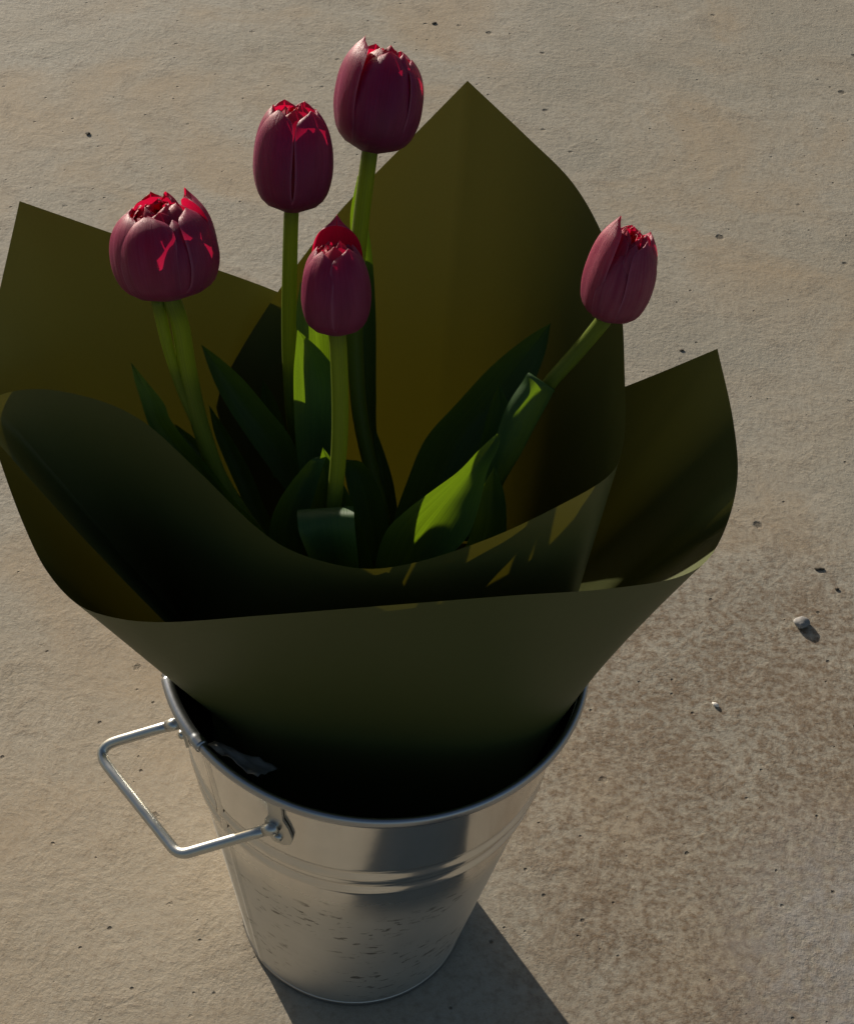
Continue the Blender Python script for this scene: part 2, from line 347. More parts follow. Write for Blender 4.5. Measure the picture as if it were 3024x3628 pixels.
# ------------------------------------------------------------------ materials
class N:
    """tiny node-tree helper"""
    def __init__(self, name):
        self.m = bpy.data.materials.new(name)
        self.m.use_nodes = True
        self.t = self.m.node_tree
        self.t.nodes.clear()
    def n(self, typ, **kw):
        x = self.t.nodes.new(typ)
        for k, v in kw.items():
            if k.startswith('_'):
                setattr(x, k[1:], v)
            else:
                x.inputs[k.replace('__', ' ')].default_value = v
        return x
    def l(self, a, b):
        self.t.links.new(a, b)
    def ramp(self, src, stops, mode='LINEAR'):
        r = self.t.nodes.new('ShaderNodeValToRGB')
        r.color_ramp.interpolation = mode
        e = r.color_ramp.elements
        while len(e) > 1:
            e.remove(e[-1])
        e[0].position, e[0].color = stops[0][0], col(stops[0][1])
        for p, c in stops[1:]:
            x = e.new(p)
            x.color = col(c)
        self.l(src, r.inputs[0])
        return r.outputs[0]
    def mix(self, fac, a, b, blend='MIX'):
        x = self.t.nodes.new('ShaderNodeMix')
        x.data_type = 'RGBA'
        x.blend_type = blend
        for sock, v in ((x.inputs[0], fac), (x.inputs[6], a), (x.inputs[7], b)):
            if hasattr(v, 'is_linked') or isinstance(v, bpy.types.NodeSocket):
                self.l(v, sock)
            elif sock == x.inputs[0]:
                sock.default_value = v
            else:
                sock.default_value = col(v)
        return x.outputs[2]
    def math(self, op, a, b=None, clamp=False):
        x = self.t.nodes.new('ShaderNodeMath')
        x.operation = op
        x.use_clamp = clamp
        for i, v in enumerate((a, b)):
            if v is None:
                continue
            if isinstance(v, bpy.types.NodeSocket):
                self.l(v, x.inputs[i])
            else:
                x.inputs[i].default_value = v
        return x.outputs[0]
    def noise(self, vec, scale, detail=6, rough=.55, dist=0.0):
        x = self.n('ShaderNodeTexNoise', Scale=scale, Detail=detail, Roughness=rough, Distortion=dist)
        if vec is not None:
            self.l(vec, x.inputs['Vector'])
        return x.outputs['Fac']
    def mapping(self, vec, scale=(1, 1, 1), loc=(0, 0, 0), rot=(0, 0, 0)):
        x = self.n('ShaderNodeMapping')
        x.inputs['Scale'].default_value = scale
        x.inputs['Location'].default_value = loc
        x.inputs['Rotation'].default_value = rot
        self.l(vec, x.inputs['Vector'])
        return x.outputs[0]
    def bump(self, h, strength, dist, prev=None):
        x = self.n('ShaderNodeBump', Strength=strength, Distance=dist)
        self.l(h, x.inputs['Height'])
        if prev is not None:
            self.l(prev, x.inputs['Normal'])
        return x.outputs[0]
    def out(self, shader):
        o = self.n('ShaderNodeOutputMaterial')
        self.l(shader, o.inputs[0])
        return self.m

def col(c):
    if isinstance(c, (int, float)):
        return (c, c, c, 1)
    return tuple(c) + (1,) if len(c) == 3 else tuple(c)

def thin_sheet(k, base, trans, fac, rough=.5, spec=.4, normal=None, sheen=0.0):
    """leaf-like: opaque coat plus light passing through"""
    pb = k.n('ShaderNodeBsdfPrincipled', Roughness=rough)
    pb.inputs['Specular IOR Level'].default_value = spec
    if sheen:
        pb.inputs['Sheen Weight'].default_value = sheen
        pb.inputs['Sheen Roughness'].default_value = .4
        pb.inputs['Sheen Tint'].default_value = (1, .75, .85, 1)
    tr = k.n('ShaderNodeBsdfTranslucent')
    for v, s in ((base, pb.inputs['Base Color']), (trans, tr.inputs['Color'])):
        if isinstance(v, bpy.types.NodeSocket):
            k.l(v, s)
        else:
            s.default_value = col(v)
    if normal is not None:
        k.l(normal, pb.inputs['Normal'])
        k.l(normal, tr.inputs['Normal'])
    mx = k.n('ShaderNodeMixShader')
    mx.inputs[0].default_value = fac
    k.l(pb.outputs[0], mx.inputs[1])
    k.l(tr.outputs[0], mx.inputs[2])
    return mx.outputs[0]

def mat_petal(name, outer_a, outer_b, inner, trans):
    k = N(name)
    tc = k.n('ShaderNodeTexCoord')
    oi = k.n('ShaderNodeObjectInfo')
    sh = k.n('ShaderNodeVectorMath', _operation='ADD')
    k.l(tc.outputs['UV'], sh.inputs[0])
    k.l(oi.outputs['Random'], sh.inputs[1])
    st = k.noise(k.mapping(sh.outputs[0], (38, 1.6, 1)), 1.0, 4, .6, .3)
    st2 = k.noise(k.mapping(sh.outputs[0], (120, 5, 1)), 1.0, 3, .6)
    bl = k.noise(k.mapping(sh.outputs[0], (3, 2.5, 1)), 1.0, 3, .6)
    f = k.math('ADD', k.math('MULTIPLY', st, .55), k.math('MULTIPLY', bl, .45))
    outer = k.mix(k.ramp(f, [(.36, 0), (.68, 1)]), outer_a, outer_b)
    sep = k.n('ShaderNodeSeparateXYZ')
    k.l(tc.outputs['UV'], sep.inputs[0])
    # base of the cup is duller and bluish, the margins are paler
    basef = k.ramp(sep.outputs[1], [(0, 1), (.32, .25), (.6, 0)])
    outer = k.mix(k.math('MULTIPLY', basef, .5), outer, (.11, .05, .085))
    outer = k.mix(k.math('MULTIPLY', k.ramp(sep.outputs[1], [(.62, 0), (.95, 1)]), .45), outer, (.42, .03, .10))
    ed = k.math('ABSOLUTE', k.math('SUBTRACT', sep.outputs[0], .5))
    rim = k.ramp(ed, [(.455, 0), (.5, 1)])
    tip = k.ramp(sep.outputs[1], [(.975, 0), (1, .6)])
    rim = k.math('MAXIMUM', rim, tip)
    outer = k.mix(k.math('MULTIPLY', rim, .6), outer, (.42, .15, .24))
    geo = k.n('ShaderNodeNewGeometry')
    inn = k.mix(k.math('MULTIPLY', st2, .35), inner, (.22, .0, .012))
    c = k.mix(geo.outputs['Backfacing'], outer, inn)
    tcol = k.mix(k.math('MULTIPLY', st, .5), trans, tuple(x * .45 for x in trans))
    nb = k.bump(st2, .22, .0006, k.bump(st, .3, .001))
    return k.out(thin_sheet(k, c, tcol, .28, .42, .3, nb, .03))

M = {}
M['petal_plum'] = mat_petal('petal_plum', (.185, .006, .056), (.29, .026, .108), (.46, .006, .03), (.95, .008, .075))
M['petal_wine'] = mat_petal('petal_wine', (.205, .009, .056), (.32, .038, .112), (.50, .007, .035), (.95, .01, .085))
M['petal_core'] = mat_petal('petal_core', (.26, .008, .035), (.36, .02, .06), (.50, .006, .03), (.95, .01, .08))
M['petal_rose'] = mat_petal('petal_rose', (.27, .022, .070), (.44, .115, .165), (.55, .012, .05), (.95, .014, .09))

def mat_leaf(name, a, b, trans, fac, rough=.42):
    k = N(name)
    tc = k.n('ShaderNodeTexCoord')
    oi = k.n('ShaderNodeObjectInfo')
    sh = k.n('ShaderNodeVectorMath', _operation='ADD')
    k.l(tc.outputs['UV'], sh.inputs[0])
    k.l(oi.outputs['Random'], sh.inputs[1])
    st = k.noise(k.mapping(sh.outputs[0], (46, 1.2, 1)), 1.0, 4, .6, .2)
    bl = k.noise(k.mapping(sh.outputs[0], (3, 4, 1)), 1.0, 4, .6)
    c = k.mix(k.math('ADD', k.math('MULTIPLY', st, .5), k.math('MULTIPLY', bl, .5)), a, b)
    tcol = k.mix(k.ramp(st, [(.35, 0), (.7, 1)]), trans, tuple(x * .55 for x in trans))
    nb = k.bump(st, .25, .001)
    return k.out(thin_sheet(k, c, tcol, fac, rough, .2, nb))

M['leaf'] = mat_leaf('leaf', (.030, .070, .022), (.056, .118, .036), (.26, .44, .01), .24, .55)
M['stem'] = mat_leaf('stem', (.105, .15, .018), (.16, .21, .03), (.42, .50, .012), .34, .38)

def mat_paper(name, trans):
    k = N(name)
    tc = k.n('ShaderNodeTexCoord')
    fine = k.noise(k.mapping(tc.outputs['Object'], (1, 1, 1)), 900, 3, .6)
    big = k.noise(tc.outputs['Object'], 14, 4, .5)
    c = k.mix(k.math('ADD', k.math('MULTIPLY', fine, .5), k.math('MULTIPLY', big, .5)), (.064, .075, .020), (.092, .106, .031))
    nb = k.bump(fine, .08, .0004, k.bump(big, .12, .004))
    return k.out(thin_sheet(k, c, trans, .13, .5, .35, nb))
M['paper_inner'] = mat_paper('paper_inner', (.098, .080, .003))
M['paper_outer'] = mat_paper('paper_outer', (.060, .052, .003))

def mat_metal(name, base, r0, r1, dirty=True):
    k = N(name)
    tc = k.n('ShaderNodeTexCoord')
    P = tc.outputs['Object']
    sp = k.n('ShaderNodeSeparateXYZ')
    k.l(P, sp.inputs[0])
    n1 = k.noise(P, 60, 5, .6)
    n2 = k.noise(k.mapping(P, (1, 1, .45)), 30, 5, .7, .8)
    brushed = k.noise(k.mapping(P, (1, 1, 22)), 40, 4, .7)
    c = k.mix(k.math('MULTIPLY', n1, .6), base, tuple(x * .72 for x in base))
    rough = k.math('ADD', k.math('MULTIPLY', n2, r1 - r0), r0)
    if dirty:
        # lower body: dull weathered zinc with soot-like scuffs
        low = k.ramp(sp.outputs[2], [(.12, 1), (.172, 0)], 'EASE')
        rough = k.math('ADD', rough, k.math('MULTIPLY', low, .42))
        w = k.noise(P, 16, 4, .6)
        sc = k.noise(k.mapping(P, (1, 1, 2.4), (0, 0, 0), (.3, .3, 0)), 120, 3, .55, .5)
        spot = k.ramp(sc, [(.585, 0), (.65, 1)])
        gate = k.ramp(w, [(.46, .0), (.58, 1)])
        zone = k.ramp(sp.outputs[2], [(.015, .6), (.04, 1), (.13, 1), (.165, 0)])
        s = k.math('MULTIPLY', k.math('MULTIPLY', spot, gate), zone)
        c = k.mix(k.math('MULTIPLY', s, .9), c, (.03, .028, .022))
        c = k.mix(k.math('MULTIPLY', low, .35), c, (.52, .51, .46))
    nb = k.bump(brushed, .05, .0006, k.bump(n1, .05, .002))
    pb = k.n('ShaderNodeBsdfPrincipled', Metallic=1.0)
    k.l(c, pb.inputs['Base Color'])
    k.l(rough, pb.inputs['Roughness'])
    k.l(nb, pb.inputs['Normal'])
    return k.out(pb.outputs[0])
M['zinc'] = mat_metal('zinc', (.80, .80, .78), .07, .22)
M['zinc_rim'] = mat_metal('zinc_rim', (.42, .44, .47), .22, .42, False)
M['steel_wire'] = mat_metal('steel_wire', (.60, .61, .59), .18, .45, False)

def mat_ground():
    k = N('concrete')
    tc = k.n('ShaderNodeTexCoord')
    P = tc.outputs['Object']
    big = k.noise(P, 2.3, 5, .55, .4)
    mid = k.noise(P, 11, 6, .6, .3)
    mot = k.noise(P, 85, 5, .65)
    fine = k.noise(P, 420, 4, .65)
    grit = k.noise(P, 1300, 2, .6)
    c = k.mix(k.ramp(big, [(.3, 0), (.7, 1)]), (.31, .278, .215), (.385, .362, .305))
    c = k.mix(k.math('MULTIPLY', k.ramp(mid, [(.42, 0), (.72, 1)]), .5), c, (.30, .235, .155))
    spk = k.noise(P, 190, 4, .6)
    c = k.mix(k.math('MULTIPLY', k.ramp(mot, [(.42, 0), (.72, 1)]), .38), c, (.21, .175, .125))
    c = k.mix(k.math('MULTIPLY', k.ramp(spk, [(.50, 0), (.64, 1)]), .5), c, (.19, .155, .115))
    # cloudy grey-green and rusty patches all over the slab
    cl = k.noise(k.mapping(P, (1, 1, 1), (3.1, 7.7, 0)), 4.5, 4, .55, .8)
    c = k.mix(k.math('MULTIPLY', k.ramp(cl, [(.50, 0), (.64, 1)]), .6), c, (.25, .235, .19))
    c = k.mix(k.math('MULTIPLY', k.ramp(cl, [(.34, 1), (.47, 0)]), .6), c, (.34, .25, .15))
    bt = k.noise(k.mapping(P, (1, 1, 1), (9.3, 1.7, 0)), 30, 5, .62, .5)
    c = k.mix(k.math('MULTIPLY', k.ramp(bt, [(.55, 0), (.70, 1)]), .45), c, (.17, .135, .095))
    # brown damp-looking stain on the ground to the right of the bucket, with a mottled margin
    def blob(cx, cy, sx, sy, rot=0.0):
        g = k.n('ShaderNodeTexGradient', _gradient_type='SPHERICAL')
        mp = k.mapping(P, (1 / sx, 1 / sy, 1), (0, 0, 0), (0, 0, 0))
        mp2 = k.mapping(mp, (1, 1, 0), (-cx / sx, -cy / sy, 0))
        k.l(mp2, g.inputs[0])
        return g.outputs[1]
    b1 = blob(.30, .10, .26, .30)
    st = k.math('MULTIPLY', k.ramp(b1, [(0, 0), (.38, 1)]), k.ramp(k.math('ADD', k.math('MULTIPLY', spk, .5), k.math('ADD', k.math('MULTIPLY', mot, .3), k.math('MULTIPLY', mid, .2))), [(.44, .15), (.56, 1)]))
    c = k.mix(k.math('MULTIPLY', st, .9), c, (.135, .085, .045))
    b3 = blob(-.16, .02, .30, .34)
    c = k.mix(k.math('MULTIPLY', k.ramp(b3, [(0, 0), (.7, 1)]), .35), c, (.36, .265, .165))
    b2 = blob(.335, -.02, .12, .15)
    st2 = k.math('MULTIPLY', k.ramp(b2, [(0, 0), (.6, 1)]), k.ramp(mot, [(.35, .1), (.62, 1)]))
    c = k.mix(k.math('MULTIPLY', st2, .85), c, (.31, .30, .29))
    c = k.mix(k.math('MULTIPLY', k.ramp(fine, [(.35, 0), (.8, 1)]), .4), c, (.45, .42, .36))
    c = k.mix(k.math('MULTIPLY', k.ramp(grit, [(.5, 0), (.75, 1)]), .42), c, (.16, .14, .115))
    # open pores
    def pores(scale, thr, seed):
        v = k.n('ShaderNodeTexVoronoi', Scale=scale, Randomness=1.0)
        k.l(k.mapping(P, (1, 1, 1), (seed, seed * .7, 0)), v.inputs['Vector'])
        d = k.math('ADD', v.outputs['Distance'], k.math('MULTIPLY', k.math('SUBTRACT', fine, .5), .10))
        sepc = k.n('ShaderNodeSeparateColor')
        k.l(v.outputs['Color'], sepc.inputs[0])
        r = k.math('MULTIPLY', sepc.outputs[0], thr)          # each cell its own pore size
        keep = k.math('GREATER_THAN', sepc.outputs[1], .45)
        hole = k.math('MULTIPLY', k.math('SMOOTHSTEP' if False else 'SUBTRACT', r, d), 1.0)
        return k.math('MULTIPLY', k.math('MULTIPLY', hole, 14.0, True), keep, True)
    p1 = pores(30, .15, 1.3)
    p2 = pores(85, .15, 5.1)
    pr = k.math('MAXIMUM', p1, p2)
    c = k.mix(k.math('MULTIPLY', pr, .78), c, (.055, .048, .038))
    nb = k.bump(mot, .08, .006)
    rgh = k.ramp(k.math('ADD', k.math('MULTIPLY', cl, .5), k.math('MULTIPLY', bt, .5)), [(.38, .15), (.62, 1)])
    nb = k.bump(k.math('MULTIPLY', spk, rgh), .34, .002, nb)
    nb = k.bump(k.math('MULTIPLY', fine, rgh), .34, .001, nb)
    nb = k.bump(grit, .22, .0006, nb)
    inv = k.math('SUBTRACT', 1.0, pr)
    nb = k.bump(inv, .8, .003, nb)
    pb = k.n('ShaderNodeBsdfPrincipled', Roughness=.82)
    pb.inputs['Specular IOR Level'].default_value = .25
    k.l(c, pb.inputs['Base Color'])
    k.l(nb, pb.inputs['Normal'])
    return k.out(pb.outputs[0])
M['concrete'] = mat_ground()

def mat_plain(name, a, b, rough, scale=120, bump=.0006):
    k = N(name)
    tc = k.n('ShaderNodeTexCoord')
    n = k.noise(tc.outputs['Object'], scale, 5, .6)
    pb = k.n('ShaderNodeBsdfPrincipled', Roughness=rough)
    k.l(k.mix(n, a, b), pb.inputs['Base Color'])
    k.l(k.bump(n, .5, bump), pb.inputs['Normal'])
    return k.out(pb.outputs[0])
M['stone_grey'] = mat_plain('stone_grey', (.16, .155, .15), (.30, .29, .28), .7, 300)
M['stone_white'] = mat_plain('stone_white', (.5, .48, .44), (.75, .73, .7), .5, 400)
M['dirt'] = mat_plain('dirt', (.03, .025, .018), (.07, .055, .035), .9, 500)
M['film'] = mat_plain('film', (.18, .175, .15), (.27, .26, .23), .4, 150)

# ------------------------------------------------------------------ ground
gb = bmesh.new()
bmesh.ops.create_grid(gb, x_segments=8, y_segments=8, size=60)
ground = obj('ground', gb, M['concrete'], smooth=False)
ground['kind'] = 'structure'

# ------------------------------------------------------------------ bucket
BK = DATA['bucket']
RT, RB, BH = BK['top'], BK['bottom'], BK['height']
def wall_r(z):
    return RB + (RT - .0025 - RB) * z / BH
bucket = thing('metal_bucket', 'tapered galvanized metal bucket with a wire side handle holding the bouquet', 'bucket')
prof = [(0.0, .006), (RB - .006, .006), (RB - .0015, .0035)]
zs = [i * .004 for i in range(1, int(BH / .004))]
groove = {.176: 1, .190: 1}
for z in [.004 + .0015 * i for i in range(int((BH - .006) / .0015))]:
    r = wall_r(z)
    for g in (.171, .187):                      # two pressed ribs
        r += .0016 * math.exp(-((z - g) / .0022) ** 2) - .0008 * math.exp(-((z - g - .005) / .002) ** 2)
    prof.append((r, z))
prof += [(RT - .0028, BH - .004)]
prof_in = [(r - .0011, z + .0003) for r, z in reversed(prof[3:])]
prof_all = prof + [(RT - .0034, BH - .003)] + prof_in + [(RB - .004, .0085), (0.0, .0085)]
body = obj('body', lathe(prof_all, 192), M['zinc'], bucket)
def ring(R, z, r, name, mat, seg=192, sec=14, sq=1.0):
    p = [(R + r * math.cos(2 * math.pi * k / sec), z + sq * r * math.sin(2 * math.pi * k / sec)) for k in range(sec + 1)]
    return obj(name, lathe(p, seg), mat, bucket)
ring(RT - .0016, BH - .0016, .0021, 'rolled_rim', M['zinc_rim'], sq=1.5)
ring(RB - .0002, .0028, .0016, 'base_lip', M['zinc_rim'], sq=1.6)
# side seam: a folded strip up the wall, and the lapped end of the rolled rim above it
SA = math.radians(-137)
def on_wall(a, z, off):
    r = wall_r(z) + off
    return (r * math.cos(a), r * math.sin(a), z)
rows = []
for i in range(60):
    z = .005 + (BH - .013) * i / 59
    w = .0042 / wall_r(z)
    rib = sum(.0016 * math.exp(-((z - g) / .0022) ** 2) for g in (.171, .187))
    rows.append([on_wall(SA + w * s, z, o + rib) for s, o in ((-1, -.0004), (-.92, .0007), (-.2, .0009), (.0, .0003), (.15, .0003), (.3, -.0004))])
obj('side_seam', grid(rows), M['zinc'], bucket)
arc = [SA - math.radians(24) + math.radians(24) * i / 40 for i in range(41)]
bm = bmesh.new()
tube(bm, [((RT - .0016) * math.cos(a), (RT - .0016) * math.sin(a), BH - .0010) for a in arc], [.0031 + .0004 * (i > 34) for i in range(41)], 14)
obj('rim_lap', bm, M['zinc_rim'], bucket)
# wire handle on the seam side
EZ = .226
A1, A2 = math.radians(-157.5), math.radians(-112.5)
def on_w(a, z, off):
    return Vector(on_wall(a, z, off))
e1, e2 = on_w(A1, EZ, .0015), on_w(A2, EZ, .0015)
mid = math.radians(-135)
outv = Vector((math.cos(mid), math.sin(mid), 0))
c1 = Vector((-.1385, -.0415, .2005))
c2 = Vector((-.0845, -.1000, .2005))
c1 += (c1 - e1).normalized() * .0035 + (c1 - c2).normalized() * .001
c2 += (c2 - e2).normalized() * .004
def arc_corner(a, b, c, r, n=8):
    u = (a - b).normalized()
    v = (c - b).normalized()
    h = math.acos(max(-1, min(1, u.dot(v)))) / 2
    d = r / math.tan(h)
    p, q = b + u * d, b + v * d
    out = []
    for i in range(n + 1):
        t = i / n
        out.append((1 - t) ** 2 * p + 2 * t * (1 - t) * b + t * t * q)
    return out
path = [e1.copy()]
path += [e1.lerp(c1, t) for t in (.25, .5)]
path += arc_corner(e1, c1, c2, .008)
path += [c1.lerp(c2, t) for t in (.35, .5, .65)]
path += arc_corner(c1, c2, e2, .011)
path += [c2.lerp(e2, t) for t in (.5, .75)] + [e2.copy()]
bm = bmesh.new()
tube(bm, path, .0028, 18)
obj('handle', bm, M['steel_wire'], bucket)
for A, e in ((A1, e1), (A2, e2)):
    # pressed ear plate that carries the wire end, following the wall
    t = Vector((-math.sin(A), math.cos(A), 0))
    out_ = [(-.0036, .026), (.0036, .026), (.0038, .012), (.0062, .005), (.0078, -.004), (.0066, -.0115), (.0025, -.0155), (-.0025, -.0155), (-.0066, -.0115), (-.0078, -.004), (-.0062, .005), (-.0038, .012)]
    bm = bmesh.new()
    fr, bk = [], []
    for x, z in out_:
        zz = EZ - .002 + z
        aa = A + x / wall_r(zz)
        fr.append(bm.verts.new(on_wall(aa, zz, .0020)))
        bk.append(bm.verts.new(on_wall(aa, zz, .0004)))
    bm.faces.new(fr)
    bm.faces.new(list(reversed(bk)))
    for i in range(len(fr)):
        bm.faces.new((bk[i], bk[(i + 1) % len(fr)], fr[(i + 1) % len(fr)], fr[i]))
    ear = obj('handle_ear', bm, M['steel_wire'], bucket, smooth=False)
    # collar the wire passes through
    d = (e - (c1 if A == A1 else c2)).normalized()
    bm = bmesh.new()
    tube(bm, [e - d * .0075, e - d * .004, e - d * .0005], [.0030, .0033, .0033], 16)
    obj('collar', bm, M['steel_wire'], ear)
    for dx in (.0,):
        q = on_w(A + dx, EZ - .0105, .0020)
        nrm = on_w(A + dx, EZ - .0105, .01) - on_w(A + dx, EZ - .0105, 0)
        nrm.normalize()
        bm = bmesh.new()
        tube(bm, [q - nrm * .001, q + nrm * .0008, q + nrm * .0017, q + nrm * .0021], [.0026, .0025, .0017, .0005], 14)
        obj('rivet', bm, M['steel_wire'], ear)

# ------------------------------------------------------------------ wrapping paper
def split_spline(edge, n):
    """spline broken at sharp paper corners (4th value = 1)"""
    out, run = [], []
    for e in edge:
        run.append(e[:3])
        if e[3] and len(run) > 1:
            out += cat_rom(run, n)[:-1]
            run = [e[:3]]
    out += cat_rom(run, n)
    return out

def inside(p, gap):
    """keep a point of the paper within the bucket wall"""
    r = math.hypot(p.x, p.y)
    lim = wall_r(min(p.z, BH)) - gap
    if p.z < BH + .006 and r > lim:
        return Vector((p.x * lim / r, p.y * lim / r, p.z))
    return p

def paper(name, label, edge, rx, ry, cy, zb, rb, first_col=None, wob=0.0, nv=30, gap=.004, phase=0.0, mat=None):
    top = split_spline(edge, 8)
    cols = []
    for i, t in enumerate(top):
        T = Vector(t)
        a = math.atan2((T.y - cy) / ry, T.x / rx)
        ca, sa = math.cos(a), math.sin(a)
        Mi = Vector((rx * math.copysign(abs(ca) ** .62, ca), cy + ry * math.copysign(abs(sa) ** .62, sa), .258))
        Mi = inside(Mi, gap)
        B = Vector((rb * math.cos(a), cy * .6 + rb * math.sin(a), zb))
        down = (Mi - T) * (.085 / max(.05, T.z - Mi.z))
        Q = Mi + down
        rad = Vector((Q.x, Q.y - cy * .6, 0))
        if rad.length < rb:                       # stay outside the bundle of stems
            Q = Vector((B.x, B.y, Q.z))
        Q = inside(Q, gap)
        pts = [list(B), list(Q), list(Mi), list(T)]
        cols.append(pts)
    if first_col:
        k = 7
        base = cols[k][:3]
        lead = [list(q) for q in first_col]          # from low to high
        for i in range(k):
            w = 1 - i / k
            w = w * w * (3 - 2 * w)
            t = top[i]
            c = cols[i]
            mid3 = Vector(c[2]).lerp(Vector(t), .33)
            mid4 = Vector(c[2]).lerp(Vector(t), .66)
            low = Vector(lead[0])
            cols[i] = [c[0], c[1], list(Vector(c[2]).lerp(low + Vector((.012, .03, -.06)), w)),
                       list(mid3.lerp(Vector(lead[0]), w)), list(mid4.lerp(Vector(lead[1]), w)), list(t)]
    dens = []
    for c in cols:
        s = cat_rom(c, 24)
        # resample evenly by length
        L = [0]
        for i in range(1, len(s)):
            L.append(L[-1] + math.dist(s[i], s[i - 1]))
        o, j = [], 0
        for q in range(nv + 1):
            d = L[-1] * q / nv
            while j < len(L) - 2 and L[j + 1] < d:
                j += 1
            f = (d - L[j]) / max(1e-9, L[j + 1] - L[j])
            o.append([a + (b - a) * f for a, b in zip(s[j], s[j + 1])])
        dens.append(o)
    # gentle cockling of the sheet below its edge
    for i, c in enumerate(dens):
        for j, q in enumerate(c):
            v = j / nv
            amp = wob * math.sin(math.pi * min(1, max(0, (v - .3) / .7))) * .9
            nn = noise.noise(Vector((i * .03 + phase, v * 1.3, phase)))
            rad = Vector((q[0], q[1] - cy, 0))
            if rad.length > 1e-6:
                rad.normalize()
            q[0] += rad.x * nn * amp
            q[1] += rad.y * nn * amp
    bm = grid([[c[j] for c in dens] for j in range(nv + 1)])
    o = obj(name, bm, mat)
    return tag(o, label, 'wrapping paper', 'olive paper sheets round the bouquet')

paper('wrapping_paper', 'outer olive green paper sheet with low straight front edge and side corners', DATA['outer_edge'], .107, .080, .018, .03, .045, None, .004, gap=.0035, phase=2.0, mat=M['paper_outer'])
paper('wrapping_paper', 'inner olive green paper sheet with tall pointed back and curved front collar', DATA['inner_edge'], .094, .066, .020, .035, .040, DATA['inner_end'], .003, gap=.010, phase=7.0, mat=M['paper_inner'])

# ------------------------------------------------------------------ tulips
CUP = [(0, .2), (.04, .50), (.10, .73), (.2, .90), (.38, 1.0), (.55, .99), (.70, .93), (.82, .83), (.92, .68), (1.0, .50)]
CUPS = cat_rom([list(q) + [0] for q in CUP], 12)
def cup(v):
    for p, q in zip(CUPS, CUPS[1:]):
        if v <= q[0]:
            return p[1] + (q[1] - p[1]) * (v - p[0]) / max(1e-9, q[0] - p[0])
    return CUPS[-1][1]

rng = random.Random(5)
def petal_rows(h, R, az, w, hf=1.0, rf=1.0, close=0.0, point=2.3, nib=.0, tuck=.06, wave=.02, curl=0.0, seed=0, fold=0.0, twist=0.0, sq=1.0, nu=16, nv=26):
    """one petal in flower space: x right, y towards the viewer side, z along the axis; az = degrees, 0 facing front, + to the right"""
    rows = []
    for j in range(nv + 1):
        v = 1 - (1 - j / nv) ** 1.7
        vv = v
        r = cup(vv) * R * rf * (1 - close * v ** 2.2)
        if vv < .5:
            s0 = .74 + .26 * math.sin(math.pi * vv) ** .9
        else:
            x = (vv - .5) / .5
            s0 = max(0.0, 1 - x ** (1.5 * point + 1.2)) ** .5
        s0 = max(s0, .02)
        row = []
        for i in range(nu + 1):
            s = 2 * i / nu - 1
            half = math.radians(w) * s0 * min(1.9, (R * rf) / max(r, .35 * R * rf))
            a = math.radians(az) + half * s + math.radians(twist) * v
            nn = noise.noise(Vector((s * 1.3 + seed * 7.1, v * 2.2, seed * 3.3)))
            n2 = noise.noise(Vector((s * 4.0 + seed * 2.1, v * 5.0, seed)))
            rr = r * (1 - tuck * s * s) + R * (wave + .008) * nn * (v ** .7) * 1.7 + R * wave * .5 * n2 * v * abs(s)
            n3 = noise.noise(Vector((s * 6.5 + seed * 5.3, v * 1.1 + seed, 2.2)))
            rr += R * .014 * n3 * math.sin(math.pi * min(1, v * .9))                   # lengthwise creases
            rr -= R * .028 * math.exp(-(s / .13) ** 2) * math.sin(math.pi * min(1, v * 1.05))          # midrib furrow
            rr += R * fold * max(0, abs(s) - .55) / .45 * max(0, v - .35)
            z = h * hf * (v - .03 * (s * s) * v - .025 * s * s * v ** 4)
            if v > .8:
                q = (v - .8) / .2
                rr += R * curl * q * q                       # tip rolls out (+) or in (-)
                z -= h * hf * abs(curl) * .10 * q * q
                z += h * nib * q ** 3 * math.exp(-(s / .45) ** 2)
            z += h * .005 * n2 * v
            row.append((rr * math.sin(a), rr * math.cos(a), z))
        rows.append(row)
    return rows

